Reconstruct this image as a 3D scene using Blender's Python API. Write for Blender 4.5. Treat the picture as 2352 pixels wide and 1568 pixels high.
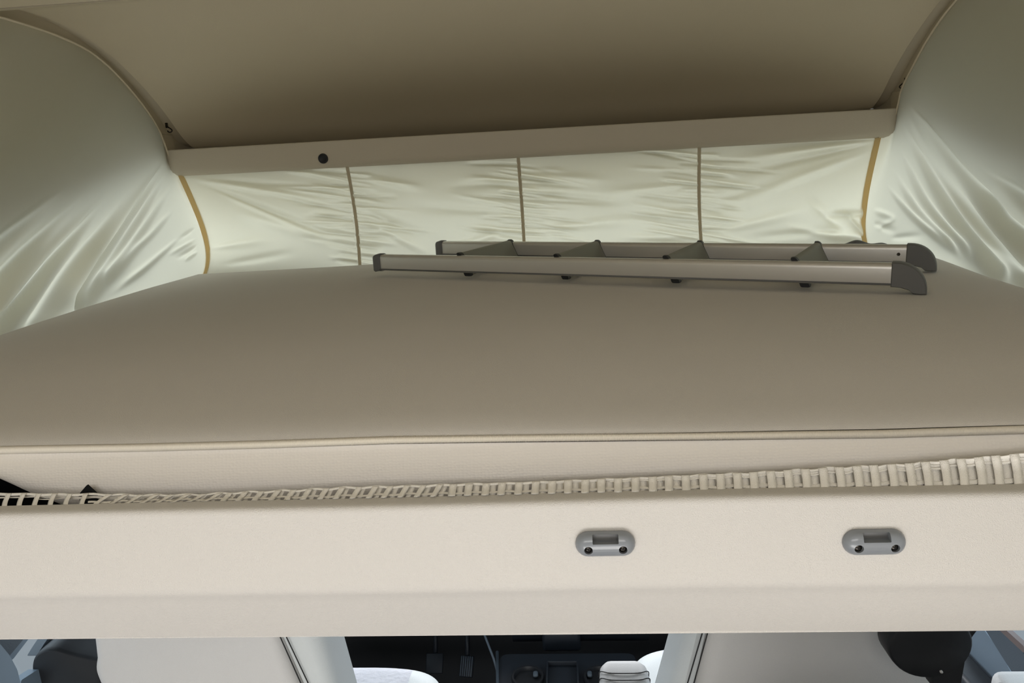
import bpy, bmesh, math, random
from mathutils import Vector as V, Matrix

for o in list(bpy.data.objects): bpy.data.objects.remove(o)
random.seed(7)
SC = bpy.context.scene
COL = SC.collection

# ---------------------------------------------------------------- camera
FPX, W, H = 1700.0, 2352, 1568
yaw, pit, rol = (math.radians(a) for a in (4.2, 13.3, 3.1))
FW = V((-math.sin(yaw)*math.cos(pit), math.cos(yaw)*math.cos(pit), -math.sin(pit)))
R0 = V((math.cos(yaw), math.sin(yaw), 0)); U0 = R0.cross(FW)
RT = R0*math.cos(rol) - U0*math.sin(rol)
UP = U0*math.cos(rol) + R0*math.sin(rol)
cam = bpy.data.cameras.new('camera'); cam_o = bpy.data.objects.new('camera', cam); COL.objects.link(cam_o)
cam_o.matrix_world = Matrix((RT, UP, -FW)).transposed().to_4x4()
cam.sensor_fit = 'HORIZONTAL'; cam.sensor_width = 36.0; cam.lens = 36.0*FPX/W
cam.clip_start = 0.02
SC.camera = cam_o

# ---------------------------------------------------------------- light
SC.view_settings.view_transform = 'Standard'; SC.view_settings.look = 'None'
SC.view_settings.gamma = 1.0; SC.view_settings.use_curve_mapping = False
SC.view_settings.exposure = 0.0
world = bpy.data.worlds.new('overcast_sky'); SC.world = world; world.use_nodes = True
nt = world.node_tree; nt.nodes.clear()
wo = nt.nodes.new('ShaderNodeOutputWorld'); bg = nt.nodes.new('ShaderNodeBackground')
tc = nt.nodes.new('ShaderNodeTexCoord'); sx = nt.nodes.new('ShaderNodeSeparateXYZ')
mr = nt.nodes.new('ShaderNodeMapRange'); mr.inputs[1].default_value = -0.2; mr.inputs[2].default_value = 1.0
cr = nt.nodes.new('ShaderNodeValToRGB'); el = cr.color_ramp.elements
for p_, c_ in ((0, (.10, .10, .10)), (.15, (.16, .165, .17)), (.19, (.30, .32, .34)), (.40, (.62, .65, .67)), (.75, (1, 1, 1))):   # overcast sky, brightest overhead
    e = el[0] if p_ == 0 else (el[1] if p_ == .15 else el.new(p_)); e.position = p_; e.color = (*c_, 1)
nt.links.new(tc.outputs['Generated'], sx.inputs[0]); nt.links.new(sx.outputs[2], mr.inputs[0])
nt.links.new(mr.outputs[0], cr.inputs[0]); nt.links.new(cr.outputs[0], bg.inputs[0])
bg.inputs[1].default_value = 3.9
nt.links.new(bg.outputs[0], wo.inputs[0])
def area(name, loc, target, sx_, sy_, power, color):
    l = bpy.data.lights.new(name, 'AREA'); l.shape = 'RECTANGLE'; l.size = sx_; l.size_y = sy_
    l.energy = power; l.color = color
    o = bpy.data.objects.new(name, l); COL.objects.link(o); o.location = loc
    o.rotation_euler = (V(target)-V(loc)).to_track_quat('-Z', 'Y').to_euler()
    return o
# daylight coming in through the open sliding door and rear doors behind the camera, below bed height
area('rear_door_daylight', (-.1, -1.35, -1.12), (-.1, .6, -.45), 1.7, .6, 27, (1, .975, .945))
# fill light added above and behind the camera, for the mattress side and net
area('rear_upper_fill', (-.1, -.62, .17), (-.1, .30, -.42), 1.2, .24, 6.3, (1, .98, .95))
# daylight through the windscreen of the cab
area('windscreen_daylight', (-.08, 2.85, -.72), (-.08, 1.4, -1.3), 1.5, .5, 23, (.95, .97, 1))

# ---------------------------------------------------------------- helpers
def ray(x, y): return FW + RT*((x-W/2)/FPX) - UP*((y-H/2)/FPX)
def atY(x, y, Y): d = ray(x, y); return d*(Y/d.y)
def atZ(x, y, Z): d = ray(x, y); return d*(Z/d.z)
def pix(p):
    d = p.dot(FW); return W/2+FPX*p.dot(RT)/d, H/2-FPX*p.dot(UP)/d
def lerp(a, b, t): return a+(b-a)*t
def poly(pts, x):
    if x <= pts[0][0]: return pts[0][1]
    for a, b in zip(pts, pts[1:]):
        if x <= b[0]: return lerp(a[1], b[1], (x-a[0])/(b[0]-a[0]))
    return pts[-1][1]
def smooth(a, b, x):
    t = min(1, max(0, (x-a)/(b-a))); return t*t*(3-2*t)
def spline(P, n):
    """Catmull-Rom through P, n samples"""
    P = [V(p) for p in P]; Q = [P[0]*2-P[1]]+P+[P[-1]*2-P[-2]]; out = []
    for i in range(n):
        s = i/(n-1)*(len(P)-1); k = min(int(s), len(P)-2); t = s-k
        a, b, c, d = Q[k:k+4]
        out.append(.5*((2*b)+(c-a)*t+(2*a-5*b+4*c-d)*t*t+(3*b-a-3*c+d)*t**3))
    return out
class Path:
    """polyline parametrised by length"""
    def __init__(s, P, n=200):
        s.p = spline(P, n); s.l = [0]
        for a, b in zip(s.p, s.p[1:]): s.l.append(s.l[-1]+(b-a).length)
    def at(s, t):
        L = t*s.l[-1]
        import bisect
        i = min(max(bisect.bisect_right(s.l, L)-1, 0), len(s.p)-2)
        d = s.l[i+1]-s.l[i]
        return s.p[i].lerp(s.p[i+1], (L-s.l[i])/d if d > 1e-9 else 0)

def link(name, me, m, parent=None, smooth_=True):
    if m: me.materials.append(m)
    if smooth_:
        for p in me.polygons: p.use_smooth = True
    o = bpy.data.objects.new(name, me); COL.objects.link(o)
    if parent:
        o.parent = parent
        o.matrix_parent_inverse = Matrix.Identity(4)
        o.location = -parent.location if not parent.parent else (0, 0, 0)
    return o
def obj(name, vf, m, parent=None, smooth_=True, sharp=None):
    me = bpy.data.meshes.new(name); me.from_pydata([tuple(v) for v in vf[0]], [], vf[1]); me.validate(); me.update()
    o = link(name, me, m, parent, smooth_)
    if sharp is not None:
        bm = bmesh.new(); bm.from_mesh(me); bmesh.ops.recalc_face_normals(bm, faces=bm.faces)
        for e in bm.edges:
            if len(e.link_faces) == 2 and e.calc_face_angle(0) > sharp: e.smooth = False
        bm.to_mesh(me); bm.free()
    return o
def tag(o, label=None, cat=None, group=None, kind=None):
    for k, v in (('label', label), ('category', cat), ('group', group), ('kind', kind)):
        if v: o[k] = v
    return o
def empty(name, loc=(0, 0, 0)):
    o = bpy.data.objects.new(name, None); COL.objects.link(o); o.location = loc; o.empty_display_size = .05; return o
def merge(*vfs):
    vs, fs = [], []
    for v, f in vfs:
        k = len(vs); vs += list(v); fs += [tuple(i+k for i in q) for q in f]
    return vs, fs
def grid(fn, nu, nv, flip=False):
    vs = [fn(i/nu, j/nv) for j in range(nv+1) for i in range(nu+1)]
    fs = []
    for j in range(nv):
        for i in range(nu):
            a = j*(nu+1)+i; q = (a, a+1, a+nu+2, a+nu+1)
            fs.append(q[::-1] if flip else q)
    return vs, fs
def ringed(rings, closed=True, caps=True):
    n = len(rings[0]); vs = [p for r in rings for p in r]; fs = []
    for k in range(len(rings)-1):
        for i in range(n if closed else n-1):
            a, b = k*n+i, k*n+(i+1) % n
            fs.append((a, b, b+n, a+n))
    if caps and closed:
        fs.append(tuple(range(n))[::-1]); fs.append(tuple((len(rings)-1)*n+i for i in range(n)))
    return vs, fs
def tube(P, r, n=10, caps=True):
    P = [V(p) for p in P]; rings = []; up = None
    for i, p in enumerate(P):
        t = (P[min(i+1, len(P)-1)]-P[max(i-1, 0)]).normalized()
        if up is None: up = V((0, 0, 1)) if abs(t.z) < .9 else V((1, 0, 0))
        a = t.cross(up).normalized(); b = a.cross(t); up = b
        rr = r(i/(len(P)-1), i) if callable(r) else r
        rings.append([p+(a*math.cos(2*math.pi*k/n)+b*math.sin(2*math.pi*k/n))*rr for k in range(n)])
    return ringed(rings, caps=caps)
def extrude_x(prof, x0, x1, n=1, closed=True, jitter=None):
    rings = []
    for k in range(n+1):
        x = lerp(x0, x1, k/n)
        rings.append([V((x, y, z)) if jitter is None else jitter(x, y, z) for y, z in prof])
    return ringed(rings, closed=closed, caps=closed)
def fillet(pts, r, n=5, closed=True):
    """round the corners of a 2D polygon; r may be a list"""
    out = []; N = len(pts)
    for i, p in enumerate(pts):
        if not closed and i in (0, N-1): out.append(p); continue
        rr = r[i] if isinstance(r, (list, tuple)) else r
        a, c = V(pts[i-1]), V(pts[(i+1) % N]); b = V(p)
        if rr <= 0: out.append(tuple(b)); continue
        d1, d2 = (a-b), (c-b); k = min(rr, d1.length*.49, d2.length*.49)
        p1, p2 = b+d1.normalized()*k, b+d2.normalized()*k
        for j in range(n+1):
            t = j/n; q = p1*(1-t)**2+b*2*t*(1-t)+p2*t*t; out.append(tuple(q))
    return out
def frame_extrude(prof, A, B, up=V((0, 0, 1)), n=1):
    """prof: (side, up) pairs swept from A to B"""
    A, B = V(A), V(B); t = (B-A).normalized(); s = t.cross(up).normalized(); u = s.cross(t)
    return ringed([[A.lerp(B, k/n)+s*a+u*b for a, b in prof] for k in range(n+1)])
def rbox(c, size, r=.01, n=3, rot=None):
    """rounded box"""
    bm = bmesh.new(); bmesh.ops.create_cube(bm, size=1)
    bmesh.ops.scale(bm, vec=V(size), verts=bm.verts)
    bmesh.ops.bevel(bm, geom=bm.edges[:], offset=min(r, min(size)*.48), segments=n, profile=.5, affect='EDGES')
    if rot is not None: bmesh.ops.transform(bm, matrix=rot.to_4x4(), verts=bm.verts)
    bmesh.ops.translate(bm, vec=V(c), verts=bm.verts)
    bm.verts.ensure_lookup_table(); vs = [v.co.copy() for v in bm.verts]; fs = [tuple(v.index for v in f.verts) for f in bm.faces]
    bm.free(); return vs, fs
def fixn(vf):
    bm = bmesh.new(); vv = [bm.verts.new(v) for v in vf[0]]
    for f in vf[1]:
        try: bm.faces.new([vv[i] for i in f])
        except ValueError: pass
    bmesh.ops.recalc_face_normals(bm, faces=bm.faces); bm.verts.index_update()
    r = [v.co.copy() for v in bm.verts], [tuple(v.index for v in f.verts) for f in bm.faces]; bm.free(); return r
def rotm(axis, deg): return Matrix.Rotation(math.radians(deg), 3, axis)

# ---------------------------------------------------------------- materials
def mat(name, col, rough=.6, metal=0, spec=.4, bump=None, var=0, coat=0):
    m = bpy.data.materials.new(name); m.use_nodes = True; t = m.node_tree; b = t.nodes['Principled BSDF']
    b.inputs['Base Color'].default_value = (*col, 1); b.inputs['Roughness'].default_value = rough
    b.inputs['Metallic'].default_value = metal; b.inputs['Specular IOR Level'].default_value = spec
    b.inputs['Coat Weight'].default_value = coat
    tcn = t.nodes.new('ShaderNodeTexCoord')
    if bump:
        sc_, dist, detail = bump
        nz = t.nodes.new('ShaderNodeTexNoise'); nz.inputs['Scale'].default_value = sc_; nz.inputs['Detail'].default_value = detail
        bp = t.nodes.new('ShaderNodeBump'); bp.inputs['Strength'].default_value = 1; bp.inputs['Distance'].default_value = dist
        t.links.new(tcn.outputs['Object'], nz.inputs['Vector']); t.links.new(nz.outputs['Fac'], bp.inputs['Height'])
        t.links.new(bp.outputs[0], b.inputs['Normal'])
    if var:
        n2 = t.nodes.new('ShaderNodeTexNoise'); n2.inputs['Scale'].default_value = 5; n2.inputs['Detail'].default_value = 2
        hs = t.nodes.new('ShaderNodeMix'); hs.data_type = 'RGBA'
        hs.inputs[6].default_value = (*[c*(1-var) for c in col], 1); hs.inputs[7].default_value = (*[min(1, c*(1+var)) for c in col], 1)
        t.links.new(tcn.outputs['Object'], n2.inputs['Vector']); t.links.new(n2.outputs['Fac'], hs.inputs[0]); t.links.new(hs.outputs[2], b.inputs['Base Color'])
    return m
M = {}
M['liner'] = mat('roof_liner', (.61, .54, .40), .40, spec=.4, bump=(900, .0004, 2))
M['frame'] = mat('roof_frame_vinyl', (.53, .475, .38), .55, bump=(900, .0004, 2))
M['beam'] = mat('cream_leatherette', (.565, .54, .51), .48, spec=.4, bump=(1100, .0006, 3), var=.02)
M['mattress'] = mat('mattress_jersey', (.69, .665, .645), .9, spec=.1, bump=(1500, .0006, 2), var=.02)
M['piping'] = mat('piping_cord', (.76, .71, .62), .85, spec=.1)
M['strap'] = mat('net_webbing', (.87, .84, .79), .85, spec=.1, bump=(1800, .0006, 2))
M['black'] = mat('black_felt', (.012, .013, .014), .9, spec=.1)
M['plastic'] = mat('black_plastic', (.010, .011, .013), .5, spec=.35)
M['cabdark'] = mat('dark_cab_plastic', (.014, .018, .024), .5, spec=.35, bump=(500, .0003, 2))
M['cabgrey'] = mat('slate_grey_plastic', (.07, .09, .11), .5, bump=(500, .0003, 2))
M['alu'] = mat('anodised_aluminium', (.60, .585, .56), .34, metal=.6)
M['tread'] = mat('tread_grey', (.24, .245, .21), .6)
M['cap'] = mat('grey_end_cap', (.13, .13, .13), .55)
M['latch'] = mat('grey_latch_plastic', (.20, .215, .235), .22, spec=.5)
M['screw'] = mat('dark_screw', (.05, .045, .04), .3, metal=1)
M['seat'] = mat('seat_leatherette', (.60, .59, .575), .5, bump=(600, .0005, 3))
M['seatside'] = mat('seat_side_leatherette', (.62, .65, .65), .5, bump=(600, .0005, 3))
M['velour'] = mat('seat_velour', (.62, .62, .66), .9, spec=.1, bump=(60, .003, 3), var=.06)
M['thread'] = mat('dark_thread', (.02, .02, .02), .8)
M['slate'] = mat('slate_blue_plastic', (.15, .20, .25), .5)
M['brown'] = mat('brown_trim', (.16, .12, .11), .5)
gm = bpy.data.materials.new('tinted_glass'); gm.use_nodes = True; g_ = gm.node_tree; g_.nodes.clear()
go = g_.nodes.new('ShaderNodeOutputMaterial'); gx = g_.nodes.new('ShaderNodeMixShader'); gx.inputs[0].default_value = .06
gt = g_.nodes.new('ShaderNodeBsdfTransparent'); gt.inputs[0].default_value = (.88, .95, 1, 1); gg = g_.nodes.new('ShaderNodeBsdfGlossy'); gg.inputs['Roughness'].default_value = .05
g_.links.new(gt.outputs[0], gx.inputs[1]); g_.links.new(gg.outputs[0], gx.inputs[2]); g_.links.new(gx.outputs[0], go.inputs[0]); M['glass'] = gm
M['floor'] = mat('cab_floor_mat', (.02, .022, .025), .9)
M['hull'] = mat('white_body_paint', (.75, .76, .76), .4)
M['lining'] = mat('van_lining', (.55, .52, .48), .7)
def knit():
    """cream knitted side fabric with rows of small dimples"""
    m = mat('mattress_knit', (.84, .80, .76), .9, spec=.1); t = m.node_tree; b = t.nodes['Principled BSDF']
    tcn = t.nodes['Texture Coordinate']; mp = t.nodes.new('ShaderNodeMapping'); mp.inputs['Scale'].default_value = (300, 300, 420)
    vo = t.nodes.new('ShaderNodeTexVoronoi'); vo.inputs['Scale'].default_value = 1; vo.inputs['Randomness'].default_value = .45
    bp = t.nodes.new('ShaderNodeBump'); bp.inputs['Distance'].default_value = .0007; bp.inputs['Strength'].default_value = .7
    t.links.new(tcn.outputs['Object'], mp.inputs[0]); t.links.new(mp.outputs[0], vo.inputs['Vector'])
    t.links.new(vo.outputs['Distance'], bp.inputs['Height']); t.links.new(bp.outputs[0], b.inputs['Normal'])
    return m
M['knit'] = knit()
def cloth(name, dcol, tcol, fac):
    m = bpy.data.materials.new(name); m.use_nodes = True; t = m.node_tree; t.nodes.clear()
    o = t.nodes.new('ShaderNodeOutputMaterial'); mx = t.nodes.new('ShaderNodeMixShader'); mx.inputs[0].default_value = fac
    d = t.nodes.new('ShaderNodeBsdfDiffuse'); d.inputs[0].default_value = (*dcol, 1)
    tr = t.nodes.new('ShaderNodeBsdfTranslucent'); tr.inputs[0].default_value = (*tcol, 1)
    t.links.new(d.outputs[0], mx.inputs[1]); t.links.new(tr.outputs[0], mx.inputs[2]); t.links.new(mx.outputs[0], o.inputs[0])
    return m
M['seamtan'] = cloth('tan_seam_tape', (.74, .62, .38), (.88, .72, .42), .5)
M['seamgrey'] = cloth('grey_seam_tape', (.62, .56, .44), (.7, .62, .46), .36)
M['canvas'] = cloth('tent_canvas', (.70, .645, .50), (.67, .70, .60), .52)

# ================================================================ SETTING
XL, XR = -1.02, .83
# roof liner profile (Y, Z), front to rear
ROOF = [(2.06, .092), (2.03, .10), (1.985, .125), (1.93, .17), (1.87, .212), (1.80, .252), (1.72, .289), (1.63, .316), (1.54, .331), (1.45, .335), (1.425, .333), (1.385, .322), (1.362, .319)]
prof = [(p.x, p.y) for p in spline([(a, b, 0) for a, b in ROOF[:10]], 60)]+ROOF[10:]
top_prof = [(y+.004, z+.008) for y, z in prof[::-1]]
def nose(x, y, z):   # in plan the front end of the roof is rounded: it reaches further forward in the middle
    c = (XL+XR)/2; hw = (XR-XL)/2-.022; g = 1-abs((x-c)/hw)**3.2
    return V((x, y+.24*g*smooth(1.45, 2.06, y), z))
ceil_vf = extrude_x(prof+top_prof, XL+.022, XR-.022, 60, jitter=nose)
ceiling = tag(obj('ceiling', ceil_vf, M['liner'], sharp=.6), kind='structure')
rear_prof = [(1.352, .319), (1.30, .322), (1.0, .33), (-.95, .33), (-.95, .338), (1.352, .327)]
obj('roof_panel', extrude_x(rear_prof, XL+.022, XR-.022, 2), M['liner'], ceiling, sharp=.6)

for nm, xa, xb in (('trim_left', XL+.030, XL-.062), ('trim_right', XR-.030, XR+.062)):
    pr = [(2.11, .098)]+[(y+.006, z+.011) for y, z in prof[::2]]+[(1.0, .342), (-.95, .342)]
    lo = [(y+.006, z+.006) for y, z in pr[::-1]]
    tag(obj(nm, fixn(extrude_x(pr+lo, min(xa, xb), max(xa, xb))), M['liner'], sharp=.6), kind='structure')
    # leg of the rail that closes the gap outside the top edge of the canvas
    xo = XL-.014 if nm == 'trim_left' else XR+.014
    P_l = [(2.30, .098), (2.11, .098)]+[(y+.006, z+.011) for y, z in prof[::2]]+[(1.0, .342), (-.95, .342)]
    obj('rail_leg', fixn(ringed([[V((xo-.002, y, z)), V((xo+.002, y, z)), V((xo+.002, y-(.012 if z < .31 else 0), z-.040)), V((xo-.002, y-(.012 if z < .31 else 0), z-.040))] for y, z in P_l])), M['liner'], bpy.data.objects[nm], sharp=.6)
tag(obj('trim_front_shelf', merge(extrude_x([(1.95, .068), (2.37, .068), (2.37, .084), (1.95, .084)], XL-.06, XR+.06), rbox((XL-.032, 1.965, .085), (.05, .07, .09), .002, 1), rbox((XR+.032, 1.965, .085), (.05, .07, .09), .002, 1)), M['liner'], smooth_=False), kind='structure')
# outer roof shell; unseen skirts outside the canvas, shaped to shade its upper part
sh = [(2.36, .085), (2.36, .095), (2.34, .15), (2.20, .24), (2.0, .32), (1.8, .35), (1.6, .37), (1.2, .375), (-1.0, .375)]
sh_in = [(y-.012, z-.012) for y, z in sh[::-1]]
parts = [extrude_x(sh+sh_in, XL-.08, XR+.08, 2)]
def skirt_low(Y): return poly([(-1, -.13), (.9, -.11), (1.25, -.05), (1.6, .02), (1.9, .095), (2.15, .10)], Y)
for X, s in ((XL-.08, -1), (XR+.08, 1)):
    def sk(u, v, X=X, s=s):
        Y = lerp(-1.0, 2.36, u); zt = poly(sorted(sh), Y)
        z = lerp(zt, min(skirt_low(Y), zt-.01), v); return V((X+s*.02*v, Y, z))
    parts.append(grid(sk, 40, 4))
tag(obj('roof_shell', merge(*parts), M['hull'], smooth_=False), kind='structure', label='white outer roof shell seen only through the gap above the canvas')
bpy.data.objects['roof_shell'].modifiers.new('thick', 'SOLIDIFY').thickness = .006

# ---- corner curves of the canvas (t: 0 bottom .. 1 top)
def corner(ptop, pbot, bow):
    A, B = V(pbot), V(ptop)
    def f(t):
        p = A.lerp(B, t); w = math.sin(math.pi*min(1, max(0, t))**.62)
        return p+V((0, bow*w, 0))
    return f
CLc = corner((-.994, 1.945, .022), (-.990, 1.94, -.262), .085)
CRc = corner((.789, 1.945, .020), (.792, 1.955, -.262), .06)
TOPZ, BOTZ = .021, -.262
# seams of the front wall: X at top, X at bottom
def sX(xt, yt, xb, yb): return atY(xt, yt, 1.947).x, atZ(xb, yb, -.236).x
SEAMS = [None, sX(799, 393, 824, 607), sX(1191, 373, 1206, 580), sX(1606, 347, 1611, 565), None]
def bottomY(x): return poly([(-.99, 1.94), (-.56, 1.972), (-.115, 2.045), (.3, 2.03), (.605, 1.985), (.792, 1.955)], x)
def seam_pt(i, t):
    if i == 0: return CLc(t)
    if i == 4: return CRc(t)
    a, b = SEAMS[i]; B = V((b, bottomY(b), BOTZ)); T = V((a, 1.947, TOPZ))
    return B.lerp(T, t)+V((0, .022*math.sin(math.pi*t), 0))
def front_base(i, u, t):
    a, b = seam_pt(i, t), seam_pt(i+1, t); p = a.lerp(b, u)
    xb = lerp(seam_pt(i, 0).x, seam_pt(i+1, 0).x, u)
    # follow the edge of the mattress at the bottom, billow a little between the seams
    lin = lerp(seam_pt(i, 0).y, seam_pt(i+1, 0).y, u)
    p.y += (bottomY(xb)-lin)*(1-t) + .018*math.sin(math.pi*u)*math.sin(math.pi*t)
    p.y = p.y if t < .999 else 1.947
    return p
# folds, traced as ridge lines: (points, width at start/end in pixels, height in m)
def folds_value(folds, x, y):
    h = 0
    for (x0, y0, x1, y1, L2, w0, w1, a, bb, st) in folds:
        if x < bb[0] or x > bb[1] or y < bb[2] or y > bb[3]: continue
        dx, dy = x1-x0, y1-y0; t = ((x-x0)*dx+(y-y0)*dy)/L2
        if t < 0 or t > 1.0: continue
        d = ((x-x0)*dy-(y-y0)*dx)/math.sqrt(L2); w = lerp(w0, w1, t); q = d/w
        if abs(q) > 2.6: continue
        h += a*math.exp(-q*q)*smooth(0, st, t)*smooth(0, .5, 1-t)*(w/max(w0, w1))**.5
    return h
def fold(x0, y0, x1, y1, w0, w1, a, st=.35):
    m = 3*max(w0, w1)
    return (x0, y0, x1, y1, (x1-x0)**2+(y1-y0)**2, w0, w1, a, (min(x0, x1)-m, max(x0, x1)+m, min(y0, y1)-m, max(y0, y1)+m), st)
class Crease:
    """a crest line running down the side canvas: gentle slope on its upper side, steep on the lower side"""
    def __init__(s, pts, up0, up1, dn0, dn1, a, side, st=.25):
        sp = spline([(p[0], p[1], 0) for p in pts], 40); s.c = [(p.y, p.x) for p in sp]; s.y0, s.y1 = s.c[0][0], s.c[-1][0]
        s.up0, s.up1, s.dn0, s.dn1, s.a, s.side, s.st = up0, up1, dn0, dn1, a, side, st
        s.k = abs(s.y1-s.y0)/math.hypot(s.y1-s.y0, s.c[-1][1]-s.c[0][1])
    def h(s, x, y):
        if y < s.y0 or y > s.y1+40: return 0
        t = min(1, (y-s.y0)/(s.y1-s.y0)); d = (x-(poly(s.c, y) if y <= s.y1 else s.c[-1][1]+(y-s.y1)*(s.c[-1][1]-s.c[-4][1])/(s.c[-1][0]-s.c[-4][0])))*s.k*s.side
        w = lerp(s.up0, s.up1, t) if d > 0 else lerp(s.dn0, s.dn1, t)
        q = d/w
        if abs(q) > 2.8: return 0
        return s.a*math.exp(-q*q)*smooth(0, s.st, t)*(1-smooth(s.y1-25, s.y1+40, y))*(lerp(s.up0, s.up1, t)/s.up1)
def creases(L, x, y): return sum(c.h(x, y) for c in L)
FR = []
rnd = random.Random(3)
# fine gathers at the three inner seams
for (xt, yt, xb, yb) in ((799, 395, 824, 607), (1191, 375, 1206, 575), (1606, 350, 1611, 562)):
    for side in (-1, 1):
        n = 24
        for k in range(n):
            f = (k+rnd.uniform(.1, .9))/n; x = lerp(xt, xb, f); y = lerp(yt, yb, f)
            L = rnd.choice((60, 90, 130, 190))*rnd.uniform(.8, 1.2)
            slope = .07+rnd.uniform(-.05, .12) if side > 0 else -.10+rnd.uniform(-.12, .08)
            FR.append(fold(x, y, x+side*L, y+L*slope*side*(1 if side > 0 else -1)*1.0, 3.0, rnd.uniform(4, 7), rnd.choice((-1, 1))*rnd.uniform(.0018, .0034), .03))
# long soft folds fanning out of the corners and sagging between the seams
for a in ((425, 408, 800, 470, 5, 9, .004), (430, 410, 815, 560, 4, 12, -.005), (440, 412, 820, 585, 4, 10, .004), (470, 408, 800, 440, 4, 9, -.003),
          (520, 480, 815, 575, 10, 14, .004), (470, 572, 640, 545, 4, 14, .004), (500, 610, 700, 575, 6, 10, -.003),
          (803, 400, 1000, 440, 5, 12, .004), (815, 470, 1010, 560, 5, 14, -.005), (820, 500, 1000, 590, 5, 10, .004), (1190, 520, 960, 600, 5, 14, .005), (1190, 490, 900, 470, 5, 16, -.004),
          (1195, 400, 1420, 415, 5, 12, .004), (1200, 440, 1480, 470, 5, 14, -.005), (1204, 530, 1500, 500, 5, 15, .005), (1605, 420, 1350, 450, 5, 14, .004), (1608, 520, 1380, 480, 5, 16, -.005),
          (1190, 420, 1000, 430, 5, 12, -.003), (1610, 545, 1400, 545, 5, 10, .004),
          (2026, 322, 1650, 372, 5, 12, .005), (2026, 324, 1640, 410, 5, 12, -.004), (2020, 340, 1640, 480, 6, 18, .005), (1612, 470, 1850, 400, 5, 20, -.004),
          (1620, 540, 1900, 470, 5, 16, .004), (1700, 548, 1990, 520, 9, 9, -.003), (1880, 495, 2010, 488, 8, 8, -.005), (1890, 540, 2010, 545, 9, 8, .004),
          (1850, 450, 1975, 560, 12, 10, .005), (1925, 480, 2000, 560, 9, 8, -.005), (1800, 520, 1980, 552, 9, 8, .004)):
    FR.append(fold(*a))
def q1(*p): return [(x/2.529, 184+y/2.529) for x, y in p]
def q2(*p): return [(1433+x/2.529, 184+y/2.529) for x, y in p]
FLc = [Crease(q1((972, 440), (770, 800), (620, 1050), (480, 1290)), 4, 30, 2.5, 9, .020, -1),
       Crease(q1((980, 500), (860, 720), (720, 960), (540, 1270)), 3, 15, 2, 8, .011, -1),
       Crease(q1((1000, 600), (880, 800), (760, 980), (640, 1160)), 4, 14, 3, 7, .008, -1),
       Crease(q1((1010, 740), (900, 880), (800, 980), (690, 1110)), 4, 13, 3, 6, .006, -1),
       Crease(q1((1080, 870), (960, 990), (850, 1090), (760, 1160)), 3, 11, 2, 5, .005, -1, .5),
       Crease(q1((640, 640), (440, 910), (240, 1190), (10, 1480)), 8, 30, 5, 9, .021, -1, .5),
       Crease(q1((800, 560), (620, 830), (420, 1110), (230, 1440)), 6, 26, 5, 16, .014, -1, .5),
       Crease(q1((520, 620), (300, 850), (60, 1120), (-140, 1380)), 8, 30, 5, 11, .017, -1, .5),
       Crease(q1((400, 590), (200, 790), (-40, 1010), (-200, 1180)), 10, 34, 6, 14, .016, -1, .5)]
FLc += [Crease(q1((968, 420), (700, 830), (530, 1060), (400, 1330)), 4, 26, 4, 16, -.012, -1),
        Crease(q1((700, 560), (440, 830), (180, 1090), (-80, 1400)), 8, 20, 6, 14, -.009, -1, .5)]
FL = [fold(*a) for a in ((452, 520, 400, 556, 2.5, 5, -.004), (455, 545, 380, 590, 2.5, 5, .005), (456, 560, 400, 598, 2.5, 5, -.005), (456, 575, 420, 602, 2.5, 4, .004))]
FRc = [Crease(q2((1618, 240), (1760, 540), (1930, 850), (2130, 1120)), 4, 26, 2.5, 9, .018, 1),
       Crease(q2((1640, 180), (1800, 500), (2040, 830), (2330, 1180)), 4, 30, 3, 16, .018, 1),
       Crease(q2((1650, 130), (1760, 280), (1900, 470), (2080, 700)), 4, 20, 3, 12, .010, 1),
       Crease(q2((1600, 380), (1700, 620), (1800, 790), (1960, 980)), 4, 15, 3, 7, .009, 1),
       Crease(q2((1560, 500), (1650, 680), (1740, 810), (1880, 960)), 4, 13, 3, 6, .007, 1, .4),
       Crease(q2((1510, 580), (1600, 710), (1700, 820), (1810, 920)), 3, 12, 2, 5, .006, 1, .4),
       Crease(q2((1980, 540), (2110, 730), (2220, 850), (2400, 1000)), 8, 28, 5, 10, .016, 1, .5),
       Crease(q2((2050, 480), (2200, 600), (2330, 720), (2500, 860)), 10, 30, 7, 14, .014, 1, .5)]
FRc += [Crease(q2((1650, 220), (1860, 600), (2080, 900), (2330, 1150)), 4, 24, 4, 14, -.011, 1),
        Crease(q2((1900, 560), (2060, 760), (2220, 930), (2420, 1120)), 6, 22, 5, 14, -.009, 1, .5)]
FRt = [fold(*a) for a in ((2004, 480, 2060, 505, 6, 8, .006), (2004, 510, 2065, 535, 6, 8, -.006), (2010, 530, 2062, 495, 6, 7, .005), (2040, 548, 2130, 540, 6, 9, -.005))]

front = tag(empty('wall_front', (0, 1.95, BOTZ)), kind='structure', label='glowing off-white tent canvas of the front wall')
def noise2(x, y):
    return (math.sin(x*.013+y*.021)*.5+math.sin(x*.031-y*.017+1.3)*.3+math.sin(x*.057+y*.043+2.1)*.2)
for i in range(4):
    nu = 190
    def pan(u, v, i=i):
        t = 1-v; p = front_base(i, u, t); x, y = pix(p)
        e = min(1, u/.012, (1-u)/.012)*min(1, v/.03)
        h = folds_value(FR, x, y)*3.3+noise2(x, y)*.0012
        p.y += h*e; return p
    obj('canvas_panel', grid(pan, nu, 150), M['canvas'], front)
def ribbon(path, width, m, parent, name, off, side=V((1, 0, 0)), thick=.0012):
    """thin tape along a path; off moves it towards the inside"""
    rings = []
    for k, p in enumerate(path):
        a = side*(width/2); q = p+off; n = off.normalized()*thick
        rings.append([q-a, q+a, q+a-n, q-a-n])
    return obj(name, ringed(rings), m, parent, sharp=.6)
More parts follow.
